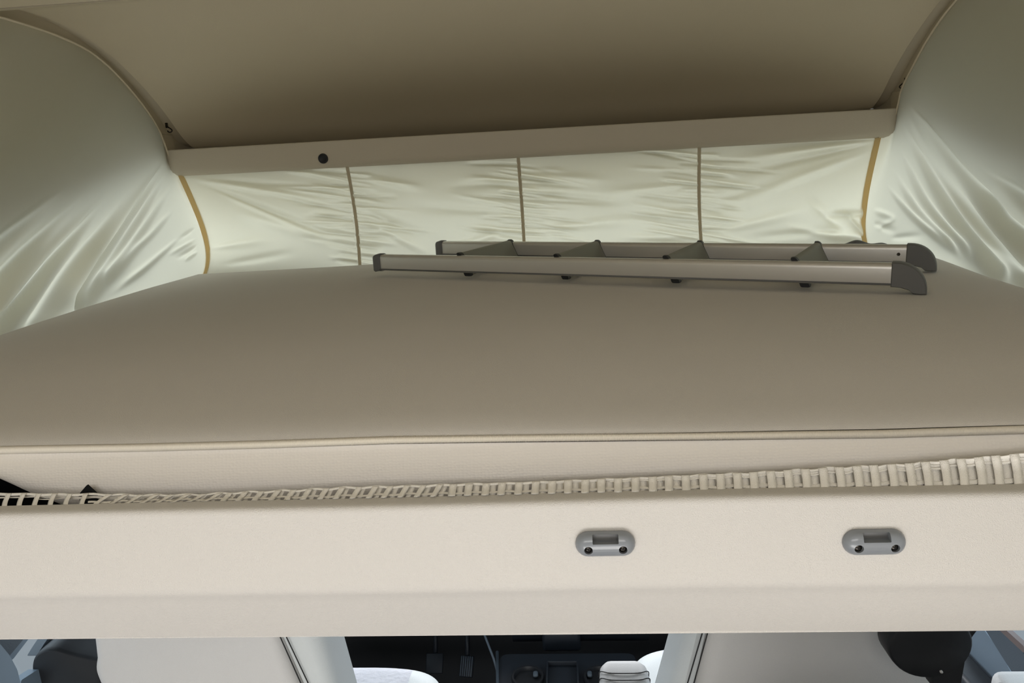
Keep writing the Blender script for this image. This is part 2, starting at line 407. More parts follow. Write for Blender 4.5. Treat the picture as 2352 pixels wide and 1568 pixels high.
for i in (1, 2, 3):
    ribbon([seam_pt(i, k/24) for k in range(25)], .0085, M['seamgrey'], front, 'seam_tape', V((0, -.003, 0)))
for i, cf in ((0, CLc), (4, CRc)):
    s = V((.75, .66, 0)).normalized() if i == 0 else V((.75, -.66, 0)).normalized()
    n = V((.5, -.85, 0)).normalized() if i == 0 else V((-.5, -.85, 0)).normalized()
    ribbon([cf(k/24) for k in range(25)], .0155, M['seamtan'], front, 'corner_seam_tape', n*.004, side=s)

# side walls: bottom and top curves from rear to the front corner
def side_wall(name, label, topP, botP, cf, folds, sgn, crests):
    T = Path(topP); B = Path(botP)
    def f(s, t):
        b, tt = B.at(s), T.at(s); p = b.lerp(tt, t)
        k = smooth(.80, 1.0, s)                       # blend into the corner curve
        c = cf(t); lin = b.lerp(tt, t)
        bow = cf(t)-cf(0).lerp(cf(1), t)
        p = p+bow*k
        p.x += sgn*.022*math.sin(math.pi*t)*(1-k)
        x, y = pix(p) if p.y > .2 else (-999, -999)
        h = folds_value(folds, x, y)*1.2+creases(crests, x, y)*2.1+(noise2(x, y)*.0015 if y > 0 else 0)
        e = min(1, (1-s)/.02)*min(1, (1-t)/.02)*min(1, t/.04+.3)
        p.x += sgn*h*e
        return p
    us = [i/10*.55 for i in range(10)]+[.55+i/300*.45 for i in range(301)]
    nt_ = 190
    vs = [f(u, j/nt_) for j in range(nt_+1) for u in us]; n = len(us); fs = []
    for j in range(nt_):
        for i in range(n-1):
            a = j*n+i; fs.append((a, a+1, a+n+1, a+n))
    w = tag(obj(name, (vs, fs), M['canvas']), kind='structure', label=label)
    # welt along the top edge
    P = [T.at(.3+.7*k/90)+V((-sgn*.002, 0, -.001)) for k in range(91)]
    obj('edge_welt', tube(P, .0028, 8), M['liner'], w)
    return w
side_wall('wall_left', 'tent canvas of the left side with diagonal folds',
          [(XL, -.95, .315), (XL, .2, .318), (XL, 1.0, .320), (XL, 1.435, .318), (XL, 1.62, .305), (XL, 1.715, .28), (XL, 1.80, .235), (XL, 1.875, .180), (XL-.004, 1.925, .135), (XL+.001, 1.938, .085), (-1.008, 1.942, .048), (-.994, 1.945, .022)],
          [(-.93, -.95, -.285), (-.94, .5, -.285), (-.958, 1.0, -.285), (-.975, 1.19, -.280), (-1.003, 1.432, -.275), (-1.008, 1.7, -.268), (-.990, 1.94, -.262)], CLc, FL, -1, FLc)
side_wall('wall_right', 'tent canvas of the right side with diagonal folds',
          [(XR, -.95, .315), (XR, .2, .318), (XR, 1.0, .320), (XR, 1.435, .318), (XR, 1.62, .305), (XR, 1.715, .277), (XR, 1.80, .232), (XR, 1.875, .175), (XR, 1.925, .128), (XR-.001, 1.938, .085), (.815, 1.942, .048), (.789, 1.945, .020)],
          [(.73, -.95, -.285), (.73, .5, -.285), (.745, 1.0, -.285), (.762, 1.25, -.280), (.785, 1.43, -.275), (.818, 1.69, -.27), (.80, 1.85, -.265), (.792, 1.955, -.262)], CRc, FRt, 1, FRc)
tag(obj('wall_back', extrude_x([(-.95, .33), (-.95, -.30), (-.96, -.30), (-.96, .33)], XL-.1, XR+.1), M['lining'], smooth_=False), kind='structure')

# front roof frame: padded cross member under the roof liner
fp = fillet([(1.930, .088), (1.934, .030), (1.945, .019), (1.99, .019), (1.99, .088)], [.004, .012, .008, .004, .004], 5)
def endcurve(x, y, z):
    # ends sweep round towards the side walls
    return V((x, y, z))
def fx(x, y, z):
    k = max(0, (XL+.035-x)/.035, (x-(XR-.035))/.035); return V((x, y+.0*k, z))
rings = []
xs = [XL-.005, XL+.002, XL+.008, XL+.016, XL+.026, XL+.05, -.6, -.1, .4, XR-.05, XR-.026, XR-.016, XR-.008, XR-.002, XR+.005]
for x in xs:
    d = min(x-(XL-.005), XR+.005-x); k = max(0, 1-d/.034); zb = .05*(1-math.sqrt(max(0, 1-k*k)))   # lower corners rounded off
    rings.append([V((x, y+.012*k*k, max(z, .019+zb) if z < .08 else z)) for y, z in fp])
tag(obj('trim_front', ringed(rings), M['frame'], sharp=.9), kind='structure', label='beige padded cross member at the front of the roof')

# bed base, van body below the bed
tag(obj('bed_base', rbox((-.11, 1.335, -.325), (1.86, 1.45, .018), .003), M['black']), 'black bed base board under the cream mattress', 'bed base')
for nm, x in (('wall_cab_left', -1.10), ('wall_cab_right', .90)):
    s = -1 if x < 0 else 1
    segs = []
    def bx(y0, y1, z0, z1, th=.05): segs.append(rbox((x+s*th/2, (y0+y1)/2, (z0+z1)/2), (th, y1-y0, z1-z0), .004, 1))
    bx(-1.4, .95, -2.0, -.30); bx(.95, 3.0, -2.0, -1.16); bx(.95, 3.0, -.42, -.30); bx(2.55, 3.0, -1.12, -.42)
    tag(obj(nm, merge(*segs), M['lining'] if 1 else None, smooth_=False), kind='structure')
tag(obj('floor', rbox((-.08, .8, -2.0), (2.1, 4.4, .04), .002), M['floor']), kind='structure')
tag(obj('wall_firewall', merge(rbox((-.08, 3.0, -1.6), (2.0, .05, .8), .004)), M['cabdark']), kind='structure')
tag(obj('seat_shade_block', rbox((.505, .40, -1.30), (.73, .60, 1.36), .01), M['lining']), kind='structure', label='unseen block added behind the right cab seat to shade it')  # unseen block added to keep the rear light off the right seat
tag(obj('van_roof', merge(rbox((-.08, 2.65, -.31), (2.6, 1.15, .03), .004), rbox((-.08, -1.17, -.31), (2.2, .46, .03), .004)), M['hull']), kind='structure')
tag(obj('van_roof_dark_side', merge(rbox((-1.20, .5, -.31), (.34, 3.13, .03), .004), rbox((1.03, .5, -.31), (.34, 3.13, .03), .004)), M['cabgrey']), kind='structure')  # unseen roof sides, coloured dark to cut bounce onto the side canvas

# ================================================================ BED BEAM
bp_ = [(.5635, -.2625), (.5445, -.2612), (.5375, -.334), (.5445, -.345), (.5700, -.3985), (.60, -.402), (.60, -.345), (.5665, -.335)]
bprof = fillet(bp_, [.002, .007, .010, .008, .0016, .002, 0, 0], 7)
def bj(x, y, z): return V((x, y+.0009*math.sin(x*9+1), z+.0004*math.sin(x*14)))
beam = tag(obj('bed_front_beam', extrude_x(bprof, -1.0, .84, 60, jitter=bj), M['beam'], sharp=.9),
           'long cream leatherette beam closing the front of the roof bed', 'beam')
tag(obj('lower_edge_piece', extrude_x(fillet([(.572, -.3965), (.5705, -.4), (.60, -.404), (.60, -.3965)], .001, 3), -1.0, .84, 6), M['beam'], beam), 'narrow turned-under lower edge')

# ================================================================ MATTRESS
ZM = -.234
matt = tag(empty('mattress', (-.1, 1.3, -.314)), 'wide cream roof bed mattress with ribbed piping along its near edge', 'mattress')
Lp = [(.60, -.945), (1.0, -.958), (1.161, -.966), (1.3, -.986), (1.432, -.997), (1.7, -1.002), (1.931, -.992), (2.1, -.98)]
Rp = [(.60, .738), (1.0, .742), (1.253, .757), (1.425, .778), (1.60, .803), (1.686, .812), (1.80, .812), (1.952, .790), (2.1, .78)]
def YN(x): return .622+.002*math.sin(x*5.0)
def ZN(x):   # height of the piping, read along the near edge
    px = [(0, 1030), (300, 1024), (600, 1016), (900, 1006), (1176, 1003), (1600, 1000), (2000, 996), (2352, 985)]
    xs_ = 1176+(x+.052)/.918*2352
    return atY(min(2352, max(0, xs_)), poly(px, min(2352, max(0, xs_))), .622).z
def mtop(u, v):
    yb = lerp(.622, 1.95, v)
    x = lerp(poly(Lp, yb), poly(Rp, yb), u)
    y = lerp(YN(x), bottomY(max(-.99, min(.792, x)))-.006, v)
    x = lerp(poly(Lp, y), poly(Rp, y), u)
    r = .022; zed = lerp(ZN(x), ZM-.002, smooth(0, .15, v))
    dn = (y-.622); d = min((x-poly(Lp, y)), (poly(Rp, y)-x), bottomY(x)-y)
    z = zed+.009*math.sqrt(max(0, 1-(1-min(1, dn/.05))**2))*(1-smooth(.15, .6, v))
    z += .0015*math.sin(x*3+1)*math.sin(y*4)-.012*(1-math.sqrt(max(0, 1-(1-min(1, max(0, d)/r))**2)))
    return V((x, y, z))
def rem(a, n):   # denser spacing near both ends
    return a
us = [0, .002, .005, .009, .014, .02]+[.02+.96*i/70 for i in range(1, 70)]+[.98, .986, .991, .995, .998, 1]
vs_ = [0, .002, .005, .009, .014, .02, .028, .038, .05]+[.05+.93*i/60 for i in range(1, 60)]+[.98, .986, .991, .995, .998, 1]
gv = [mtop(u, v) for v in vs_ for u in us]; n = len(us); gf = []
for j in range(len(vs_)-1):
    for i in range(n-1): a = j*n+i; gf.append((a, a+1, a+n+1, a+n))
obj('top_cover', (gv, gf), M['mattress'], matt)
# sides of the mattress
_b0, _b1 = atY(0, 1084, .632), atY(92, 1133, .634)
def bot_z(x):  # the left end of the cover rides up and shows the black base
    return poly([(-.96, _b0.z+.02), (_b0.x-.06, _b0.z+.012), (_b0.x, _b0.z), (_b1.x, _b1.z), (_b1.x+.05, -.306), (.8, -.306)], x)
def mside(u, v):
    x = lerp(poly(Lp, .622), poly(Rp, .622), u); zt = ZN(x)-.004; zb = bot_z(x)
    return V((x, YN(x)-.003-.012*math.sin(math.pi*v*.9)+.016*v*v, lerp(zt, zb, v)))
obj('side_panel', grid(mside, 240, 16, True), M['knit'], matt)
def around(u, v):
    if u < .35: q = u/.35; y = lerp(.62, 1.94, q); x = poly(Lp, y)
    elif u < .65: q = (u-.35)/.3; x = lerp(-.99, .79, q); y = bottomY(x)-.006
    else: q = (u-.65)/.35; y = lerp(1.95, .62, q); x = poly(Rp, y)
    return V((x, y, lerp(ZM-.013, -.314, v)))
obj('side_band', grid(around, 120, 3), M['knit'], matt)
NP = 1530
P = []
for k in range(NP*3+1):
    u = k/(NP*3); x = lerp(-.943, .737, u); P.append(V((x, YN(x)-.002, ZN(x)-.0005)))
pv = tube(P, lambda u, i: .0031+(.0009 if i % 3 == 0 else (-.0004)), 9)
obj('piping', pv, M['piping'], matt)

# small black fabric corner sticking up by the net
a, b, c = atY(180, 1136, .597), atY(198, 1115, .597), atY(219, 1134, .597)
d_ = V((0, .003, 0))
tag(obj('black_tab', ([a, b, c, a+d_, b+d_, c+d_, a-V((0, 0, .012)), c-V((0, 0, .012)), a+d_-V((0, 0, .012)), c+d_-V((0, 0, .012))], [(0, 2, 1), (3, 4, 5), (0, 1, 4, 3), (1, 2, 5, 4), (0, 6, 7, 2), (3, 5, 9, 8), (6, 8, 9, 7), (0, 3, 8, 6), (2, 7, 9, 5)]), M['black'], smooth_=False),
    'small pointed black fabric corner poking up in front of the mattress', 'fabric tab')

# ================================================================ SAFETY NET
net = tag(empty('safety_net', (-.1, .58, -.262)), 'folded cream webbing safety net lying between mattress and beam', 'safety net')
NB = [(-900, 1176), (-200, 1162), (0, 1158), (300, 1150), (600, 1143), (900, 1135), (1176, 1128), (1500, 1119), (1900, 1112), (2352, 1101), (2600, 1096), (3100, 1086)]
NT = [(-900, 1146), (-200, 1131), (0, 1133), (230, 1134), (300, 1136), (450, 1135), (600, 1128), (800, 1119), (1176, 1108), (1400, 1099), (1700, 1086), (1900, 1074), (2100, 1063), (2352, 1040), (2600, 1028), (3100, 1014)]
def net_pt(x, f, back=0.0):
    """f 0 at the ledge .. 1 at the top of the fold"""
    y = lerp(poly(NB, x), poly(NT, x), f); Y = .566+.010*math.sin(f*1.5)+back
    return atY(x, y, Y)
def strap(x, lean, wpx, f0, f1, back, name='strap', bulge=.0016):
    rings = []; n = 6
    for k in range(n+1):
        f = lerp(f0, f1, k/n); xx = x+lean*f+rnd.uniform(-.3, .3)
        o = V((0, -bulge*math.sin(math.pi*k/n), 0))
        A, B = net_pt(xx-wpx/2, f, back)+o, net_pt(xx+wpx/2, f, back)+o
        th = V((0, .0009, 0)); mid = (A+B)/2-V((0, .0005, 0))
        rings.append([A, mid, B, B+th, mid+th, A+th])
    return obj(name, ringed(rings), M['strap'], net)
x = -60.0-35.5*20
while x < 3050:
    pitch = 35.5+5.5*max(0, x/2352)
    if x < 200: lean, w = 8, 11
    elif x < 480: lean, w = 26, 13
    elif x < 1000: lean, w = 12, 14
    else: lean, w = lerp(4, -9, (x-1000)/1352), 14+7*(x/2352)
    strap(x+rnd.uniform(-1.5, 1.5), lean, w, -.4, 1.0, 0)
    if x > 240: strap(x+pitch*.42+rnd.uniform(-1.5, 1.5), lean*.7, w*lerp(.8, 1.15, max(0, x-600)/1750), -.4, .86, .004, 'strap')
    if x > 1450: strap(x+pitch*.75, lean*.7, w*1.3, -.4, .80, .0075, 'strap')
    x += pitch
def cord(f, hf, back, x0, x1, wav=.03, name='horizontal_band'):
    x0 = -800 if x0 == -60 else x0; x1 = 3060 if x1 == 2420 else x1
    rings = []; n = int((x1-x0)/9)
    for k in range(n+1):
        x = lerp(x0, x1, k/n); ff = f+wav*math.sin(x*.09)+wav*.6*math.sin(x*.023+f*9)
        A, B = net_pt(x, ff-hf/2, back), net_pt(x, ff+hf/2, back); th = V((0, .001, 0)); o = V((0, -.0012*math.sin(x*.085), 0))
        rings.append([A+o, B+o, B+o+th, A+o+th])
    return obj(name, ringed(rings), M['strap'], net, sharp=.6)
cord(.90, .22, .0012, -60, 1250, .03); cord(.92, .13, .0012, 1250, 2420, .02)
cord(.80, .10, .002, 1250, 2420, .03); cord(.68, .09, .0014, 1400, 2420, .03)
cord(-.05, .18, .002, 200, 2420, .02)
cord(.62, .10, .004, -60, 420, .06); cord(.42, .08, .005, 90, 330, .08); cord(.93, .08, .0035, -60, 420, .05)
cord(.55, .08, .006, 1500, 2420, .03)
# loose net lying in the gap behind the fold
def backing(u, v):
    x = lerp(1250, 3050, u); return net_pt(x, lerp(-.1, .88, v), .011+.001*math.sin(u*300))
bk = obj('net_layer_behind', grid(backing, 300, 3), M['strap'], net)

# ================================================================ LATCHES
def latch_body(w, h, dep):
    r = h/2; n = 14; outline = []
    for k in range(n+1): a = -math.pi/2+math.pi*k/n; outline.append((w/2-r+r*math.cos(a), r*math.sin(a)))
    for k in range(n+1): a = math.pi/2+math.pi*k/n; outline.append((-w/2+r+r*math.cos(a), r*math.sin(a)))
    rings = []
    for inset, d in ((0, 0), (0, .18), (.03, .42), (.09, .66), (.18, .84), (.30, .95), (.44, 1.0)):
        k = h*inset; sx_, sz = (w/2-k)/(w/2), (h/2-k)/(h/2)
        ring = []
        for (a, b) in outline:
            c = max(-w/2+r, min(w/2-r, a)); ring.append(V((c+(a-c)*sz, -dep*d, b*sz)))
        rings.append(ring)
    vs, fs = ringed(rings, caps=False); fs.append(tuple(range(len(outline)))[::-1])
    fs.append(tuple(len(outline)*6+i for i in range(len(outline))))
    return vs, fs
def cyl_y(cx, cz, y0, y1, r, n=24, r1=None):
    r1 = r if r1 is None else r1
    return ringed([[V((cx+rr*math.cos(2*math.pi*k/n), y, cz+rr*math.sin(2*math.pi*k/n))) for k in range(n)] for y, rr in ((y0, r), (y1, r1))])
def boolean(base, cutters):
    for c in cutters:
        m = base.modifiers.new('cut', 'BOOLEAN'); m.operation = 'DIFFERENCE'; m.object = c; m.solver = 'EXACT'
    dg = bpy.context.evaluated_depsgraph_get(); me = bpy.data.meshes.new_from_object(base.evaluated_get(dg))
    base.modifiers.clear(); old = base.data; base.data = me
    for c in cutters: bpy.data.objects.remove(c)
def latch(px, py, label):
    c = atY(px, py, .5405); t = empty('belt_latch', (c.x, .5408, c.z)); t.rotation_euler = (math.radians(-4), 0, 0)
    lw, lh, ld = .0475, .0205, .0085
    b = obj('latch_body', fixn(latch_body(lw, lh, ld)), M['latch'])
    cut = []
    zt = lh/2
    cut.append(obj('c', fixn(rbox((0, -ld+.001, zt-.0044), (.0204, .013, .0066), .0004, 1)), None))
    for s in (-1, 1): cut.append(obj('c', fixn(cyl_y(s*.0136, -.0026, -.0125, -ld+.0034, .0034)), None))
    boolean(b, cut); b.parent = t
    bmx = bmesh.new(); bmx.from_mesh(b.data)
    for e in bmx.edges:
        if len(e.link_faces) == 2 and e.calc_face_angle(0) > .5: e.smooth = False
    for f_ in bmx.faces: f_.smooth = True
    bmx.to_mesh(b.data); bmx.free()
    for s in (-1, 1):
        # countersunk head with a cross recess
        n = 20; rings = []
        for rr, dy in ((.0033, 0), (.0031, -.0008), (.0022, -.0015), (.0012, -.0019), (.0004, -.0020)):
            rings.append([V((s*.0136+rr*math.cos(2*math.pi*k/n), -ld+.0036+dy, -.0026+rr*math.sin(2*math.pi*k/n))) for k in range(n)])
        sc = obj('screw', fixn(ringed(rings)), M['screw']); sc.parent = t
        for rot in (20, 110):
            rr = obj('cross_slot', rbox((0, 0, 0), (.0034, .0005, .0006), .0001, 1), M['black']); rr.parent = sc
            rr.location = (s*.0136, -ld+.0036-.0019, -.0026); rr.rotation_euler = (0, math.radians(rot), 0)
    bb = obj('slot_back', rbox((0, -.0012, zt-.0044), (.0202, .0006, .0064), .0001, 1), M['cap']); bb.parent = t
    return tag(t, label, 'latch', 'grey belt latches on the cream beam')
latch(1390, 1247, 'small grey oval plastic latch nearer the middle of the cream beam')
latch(2006, 1243, 'small grey oval plastic latch nearer the right end of the cream beam')

# ================================================================ ROOF DETAILS
c = atY(742, 364, 1.931)
capo = obj('round_cap', fixn(ringed([[V((rr*math.cos(2*math.pi*k/28), dy, rr*math.sin(2*math.pi*k/28))) for k in range(28)] for rr, dy in ((.0128, .001), (.0128, -.0018), (.0118, -.0028), (.0095, -.0032), (.0085, -.0022), (.002, -.002))])), M['plastic'])
capo.location = (c.x, 1.9322, c.z)
tag(capo, 'round black cap on the beige cross member above the canvas', 'cap')
for (px, py, s, lab) in ((392, 298, 1, 'tiny dark metal hook in the left corner of the roof gap'), (2070, 197, -1, 'tiny dark metal hook in the right corner of the roof gap')):
    q = atY(px, py, 1.93)
    pts = [q+V((-s*.016, .004, .022)), q+V((-s*.010, .0, .012)), q+V((s*.004, -.004, .002)), q+V((s*.008, -.006, -.004)), q+V((s*.003, -.008, -.009)), q+V((-s*.005, -.008, -.008)), q+V((-s*.009, -.006, -.003))]
    pts = [q+(p_-q)*.7 for p_ in pts]
    h = empty('roof_hook', tuple(q)); tag(h, lab, 'hook')
    obj('hook_wire', tube(spline(pts, 30), .0016, 8), M['screw'], h)
    obj('hook_plate', rbox(q+V((-s*.012, .006, .012)), (.007, .003, .013), .001), M['screw'], h)

# ================================================================ LADDER
lad = tag(empty('ladder', tuple(atZ(1500, 620, ZM))), 'aluminium ladder with four treads lying slantwise on the mattress', 'ladder')
zb = ZM+.0135; RH = .0365; RWd = .024
A1, A2 = atZ(872, 621, zb), atZ(2050, 657, zb); B1, B2 = atZ(1014, 586, zb), atZ(2084, 607, zb)
rail_prof = fillet([(-RWd/2, 0), (RWd/2, 0), (RWd/2, RH), (-RWd/2, RH)], [.004, .004, .009, .009], 5)
def rail(A, B):
    t = (B-A).normalized(); s = t.cross(V((0, 0, 1))).normalized()
    A = A-s*(RWd/2); B = B-s*(RWd/2)
    r = obj('rail', fixn(frame_extrude(rail_prof, A, B)), M['alu'], lad, sharp=.9)
    # grooved lip along the lower edge
    g = obj('rail_lip', fixn(frame_extrude(fillet([(RWd/2-.001, .0015), (RWd/2+.0022, .0015), (RWd/2+.0022, .0045), (RWd/2-.001, .0045)], .0008, 2), A+t*.002, B-t*.002)), M['cap'], r)
    # boot at the narrow end
    cp = [(a*1.13, (b-RH/2)*1.10+RH/2) for a, b in rail_prof]
    rr = []
    for d, k in ((.004, 1), (-.006, 1), (-.014, .99), (-.0175, .93), (-.019, .80)):
        rr.append([A+t*d+s*(a*k)+V((0, 0, (b-RH/2)*k+RH/2+(-.002 if d < -.01 else 0))) for a, b in cp])
    obj('end_boot', fixn(ringed(rr)), M['cap'], lad)
    # quarter round hook foot at the other end: profile along the rail and upwards
    q = [(-.003, RH+.0015)]
    for k in range(13):
        a = math.pi/2*k/12; q.append((.003+.046*math.sin(a), -.012+(RH+.0135)*math.cos(a)**.9))
    q += [(.040, -.0125), (.030, -.0115), (.024, -.006), (.010, -.002), (-.003, -.0015)]
    w = RWd/2+.002; foot = []
    for e, k in ((-w, .93), (-w+.002, 1), (w-.002, 1), (w, .93)):
        cx_, cz_ = .018, .014
        foot.append([B+t*(cx_+(a-cx_)*k)+s*e+V((0, 0, cz_+(b-cz_)*k)) for a, b in q])
    obj('foot', fixn(ringed(foot)), M['cap'], lad, sharp=.7)
    return A, B, t, s
ra = rail(A1, A2); rb = rail(B1, B2)
# small rivet on the far rail
q = rb[1]-rb[2]*.016+rb[3]*(RWd/2+.0005)+V((0, 0, RH*.52))
obj('rivet', fixn(ringed([[q+rb[3]*d+(rb[2]*math.cos(a)+V((0, 0, 1))*math.sin(a))*r_ for a in [2*math.pi*k/14 for k in range(14)]] for d, r_ in ((-.001, .0032), (.0006, .0030), (.0012, .0018), (.0002, .0008))])), M['screw'], lad)
def on_rail(A, B, px):
    lo, hi = 0.0, 1.0
    for _ in range(40):
        m_ = (lo+hi)/2
        if pix(A.lerp(B, m_))[0] < px: lo = m_
        else: hi = m_
    return A.lerp(B, lo)
for xa, xb in ((1066, 1186), (1290, 1386), (1542, 1622), (1838, 1892)):
    Pa, Pb = on_rail(ra[0], ra[1], xa), on_rail(rb[0], rb[1], xb)
    d = (Pb-Pa).normalized(); tr_ = empty('tread'); tr_.parent = lad; tr_.location = -lad.location
    z0, z1, th = -.0075, RH+.0045, .0085
    n_ = 8; rings = []
    # D-shaped section, leaning a little along the rails
    sec = fillet([(.004, z0), (.019, z0), (-.003, z1-.003), (-.007, z1), (-.014, z1)], [.003, .004, .004, .004, .003], 4)
    tt = ra[2]
    def sect(p, k=1): return [p+tt*(a-.003)*1.0*k+V((0, 0, (b-RH/2)*k+RH/2)) for a, b in sec]
    s0, s1 = Pa+d*(.012), Pb-d*(.012)
    body = obj('tread_plate', fixn(ringed([sect(s0), sect(s1)])), M['tread'], None, sharp=.7); body.parent = tr_
    for e0, e1 in ((Pa-d*.0, Pa+d*.014), (Pb-d*.014, Pb+d*.0)):
        e = obj('tread_end', fixn(ringed([sect(e0, 1.05), sect(e0.lerp(e1, .5), 1.08), sect(e1, 1.05)])), M['plastic'] if e0 is not Pa else M['cap'], None, sharp=.7); e.parent = tr_

# dark folded strap end lying at the far corner behind the ladder
def lump(u, v):
    x = lerp(1885, 2062, u); p = atZ(x, 571, ZM+.004); a = math.pi*v
    hgt = .020*math.sin(math.pi*min(1, max(0, u)))**.6*(1+.18*math.sin(u*17))
    return V((p.x, min(p.y, 1.90)+.014*math.cos(a)*-1, ZM+.001+hgt*math.sin(a)))
tag(obj('folded_strap', grid(lump, 40, 8), M['cap']), 'dark grey folded strap end tucked between canvas and far end of ladder', 'strap')

# ================================================================ CAB
def seat_back(t, cx, w, label_side, cut):
    """rear shell of the backrest; local X mirrored with sgn. cut = -1: outer lower corner on the left"""
    return
def P2(points, Y, th, m, name, parent, lean=0.0, puff=.0, nseg=3):
    """upholstered slab: outline given as (x, z) at depth Y, thickness th going forward"""
    cx = sum(p[0] for p in points)/len(points); cz = sum(p[1] for p in points)/len(points)
    rings = []
    for k, d in ((.86, -puff), (.95, -puff*.6), (.99, .006), (1, .02), (1, th-.02), (.97, th)):
        rings.append([V((cx+(x-cx)*k, Y+d+(z-cz)*lean, cz+(z-cz)*k)) for x, z in points])
    return obj(name, fixn(ringed(rings)), m, parent, sharp=1.0)
def w2(x, y, Y): p = atY(x, y, Y); return (p.x, p.z)
# ---- left seat
YB = 1.15
sl = tag(empty('cab_seat', (-.66, 1.4, -1.95)), 'light grey cab seat at the left, its pale back fully lit', 'seat')
top = -.50
l0 = w2(216, 1466, YB); 
pts = fillet([(l0[0], top), (w2(655, 1460, YB)[0]-.03, top), w2(643, 1459, YB), w2(700, 1580, YB), (w2(700, 1580, YB)[0]+.02, -1.0), (-.80, -1.0), (w2(255, 1580, YB)[0], -.93), w2(222, 1530, YB), (l0[0], -.84)], [.05, .03, .0, .0, .03, .04, .02, .012, .0], 4)
P2(pts, YB, .10, M['seat'], 'backrest', sl, lean=.12, puff=.010)
def strip(points_l, points_r, Y, m, name, parent, th=.10):
    rings = []
    for (a, b) in zip(points_l, points_r):
        rings.append([V((a[0], Y+.004, a[1])), V((lerp(a[0], b[0], .5), Y-.004, lerp(a[1], b[1], .5))), V((b[0]-.004*(1 if b[0] > a[0] else -1), Y+.008, b[1])), V((b[0], Y+.03, b[1])), V((b[0], Y+th, b[1])), V((a[0], Y+th, a[1]))])
    return obj(name, fixn(ringed(rings)), m, parent, sharp=1.0)
def ext(p, q, z):   # continue the line p-q to height z
    return (p[0]+(q[0]-p[0])*(z-p[1])/(q[1]-p[1]), z)
a0, a1 = w2(650, 1460, YB-.006), w2(703, 1580, YB-.006); b0, b1 = w2(734, 1457, YB-.006), w2(769, 1580, YB-.006)
zs = [top, -.62, -.74, -.80, -.86, -.93, -1.0]
strip([ext(a0, a1, z) for z in zs], [ext(b0, b1, z) for z in zs], YB-.010, M['seatside'], 'side_bolster', sl)
for dx in (-9, 5):
    c0, c1 = w2(650+dx, 1460, YB-.018), w2(700+dx*1.2, 1568, YB-.018)
    p0, p1 = ext(c0, c1, -.66), ext(c0, c1, -.98)
    obj('stitch_line', tube([V((p0[0], YB-.016, p0[1])), V((p1[0], YB-.016, p1[1]))], .0011, 6), M['thread'], sl)
def cushion(cx, cy, sx_, sy_, z, parent, hgt=.13, bol=.10):
    """velour squab with smooth bolsters along both sides"""
    n = 72; rings = []
    def rr(k, z_, inset):
        a = 2*math.pi*k/n; e = 4.2
        c_, s_ = math.cos(a), math.sin(a)
        X = math.copysign(abs(c_)**(2/e), c_)*(sx_/2-inset); Y = math.copysign(abs(s_)**(2/e), s_)*(sy_/2-inset)
        return V((cx+X, cy+Y, z_))
    for z_, ins in ((z-hgt, .02), (z-hgt+.03, .0), (z-.045, .0), (z-.02, .008), (z-.006, .025), (z, .05), (z+.001, .10), (z, .2)):
        rings.append([rr(k, z_, ins) for k in range(n)])
    vf = fixn(ringed(rings))
    for nm, m, lo, hi in (('seat_cushion', M['velour'], cx-sx_/2+bol, cx+sx_/2-bol), ('cushion_side', M['seatside'], cx+sx_/2-bol, 9), ('cushion_side', M['seatside'], -9, cx-sx_/2+bol)):
        bm = bmesh.new(); vv = [bm.verts.new(v) for v in vf[0]]; [bm.faces.new([vv[i] for i in f]) for f in vf[1]]
        for c, nn in ((lo, -1), (hi, 1)):
            bmesh.ops.bisect_plane(bm, geom=bm.verts[:]+bm.edges[:]+bm.faces[:], plane_co=(c, 0, 0), plane_no=(nn, 0, 0), clear_outer=True)
            bmesh.ops.holes_fill(bm, edges=[e for e in bm.edges if e.is_boundary])
        bm.verts.index_update(); q = [v.co.copy() for v in bm.verts], [tuple(v.index for v in f.verts) for f in bm.faces]; bm.free()
        obj(nm, q, m, parent, sharp=1.2)
cushion(-.60, 1.43, .56, .47, -1.235, sl)
obj('pedestal', rbox((-.61, 1.42, -1.67), (.40, .38, .60), .02), M['cabdark'], sl)
# left armrest: black, seen from the back
ar = [w2(74, 1522, 1.20), w2(80, 1502, 1.20), w2(102, 1488, 1.20), w2(125, 1487, 1.20), w2(165, 1500, 1.20), w2(216, 1511, 1.20), w2(240, 1514, 1.20), w2(240, 1600, 1.20), w2(80, 1600, 1.20), w2(75, 1560, 1.20)]
P2(fillet(ar, .015, 4), 1.20, .10, M['plastic'], 'armrest', sl, puff=.004)
gl = [w2(96, 1500, 1.27), w2(118, 1482, 1.27), w2(140, 1477, 1.27), w2(168, 1482, 1.27), w2(192, 1502, 1.27), w2(192, 1560, 1.27), w2(96, 1560, 1.27)]
P2(fillet(gl, .012, 4), 1.27, .06, M['cabgrey'], 'armrest_gleam_slab', sl, puff=.004)  # slate slab added for the bluish gleam behind the armrest
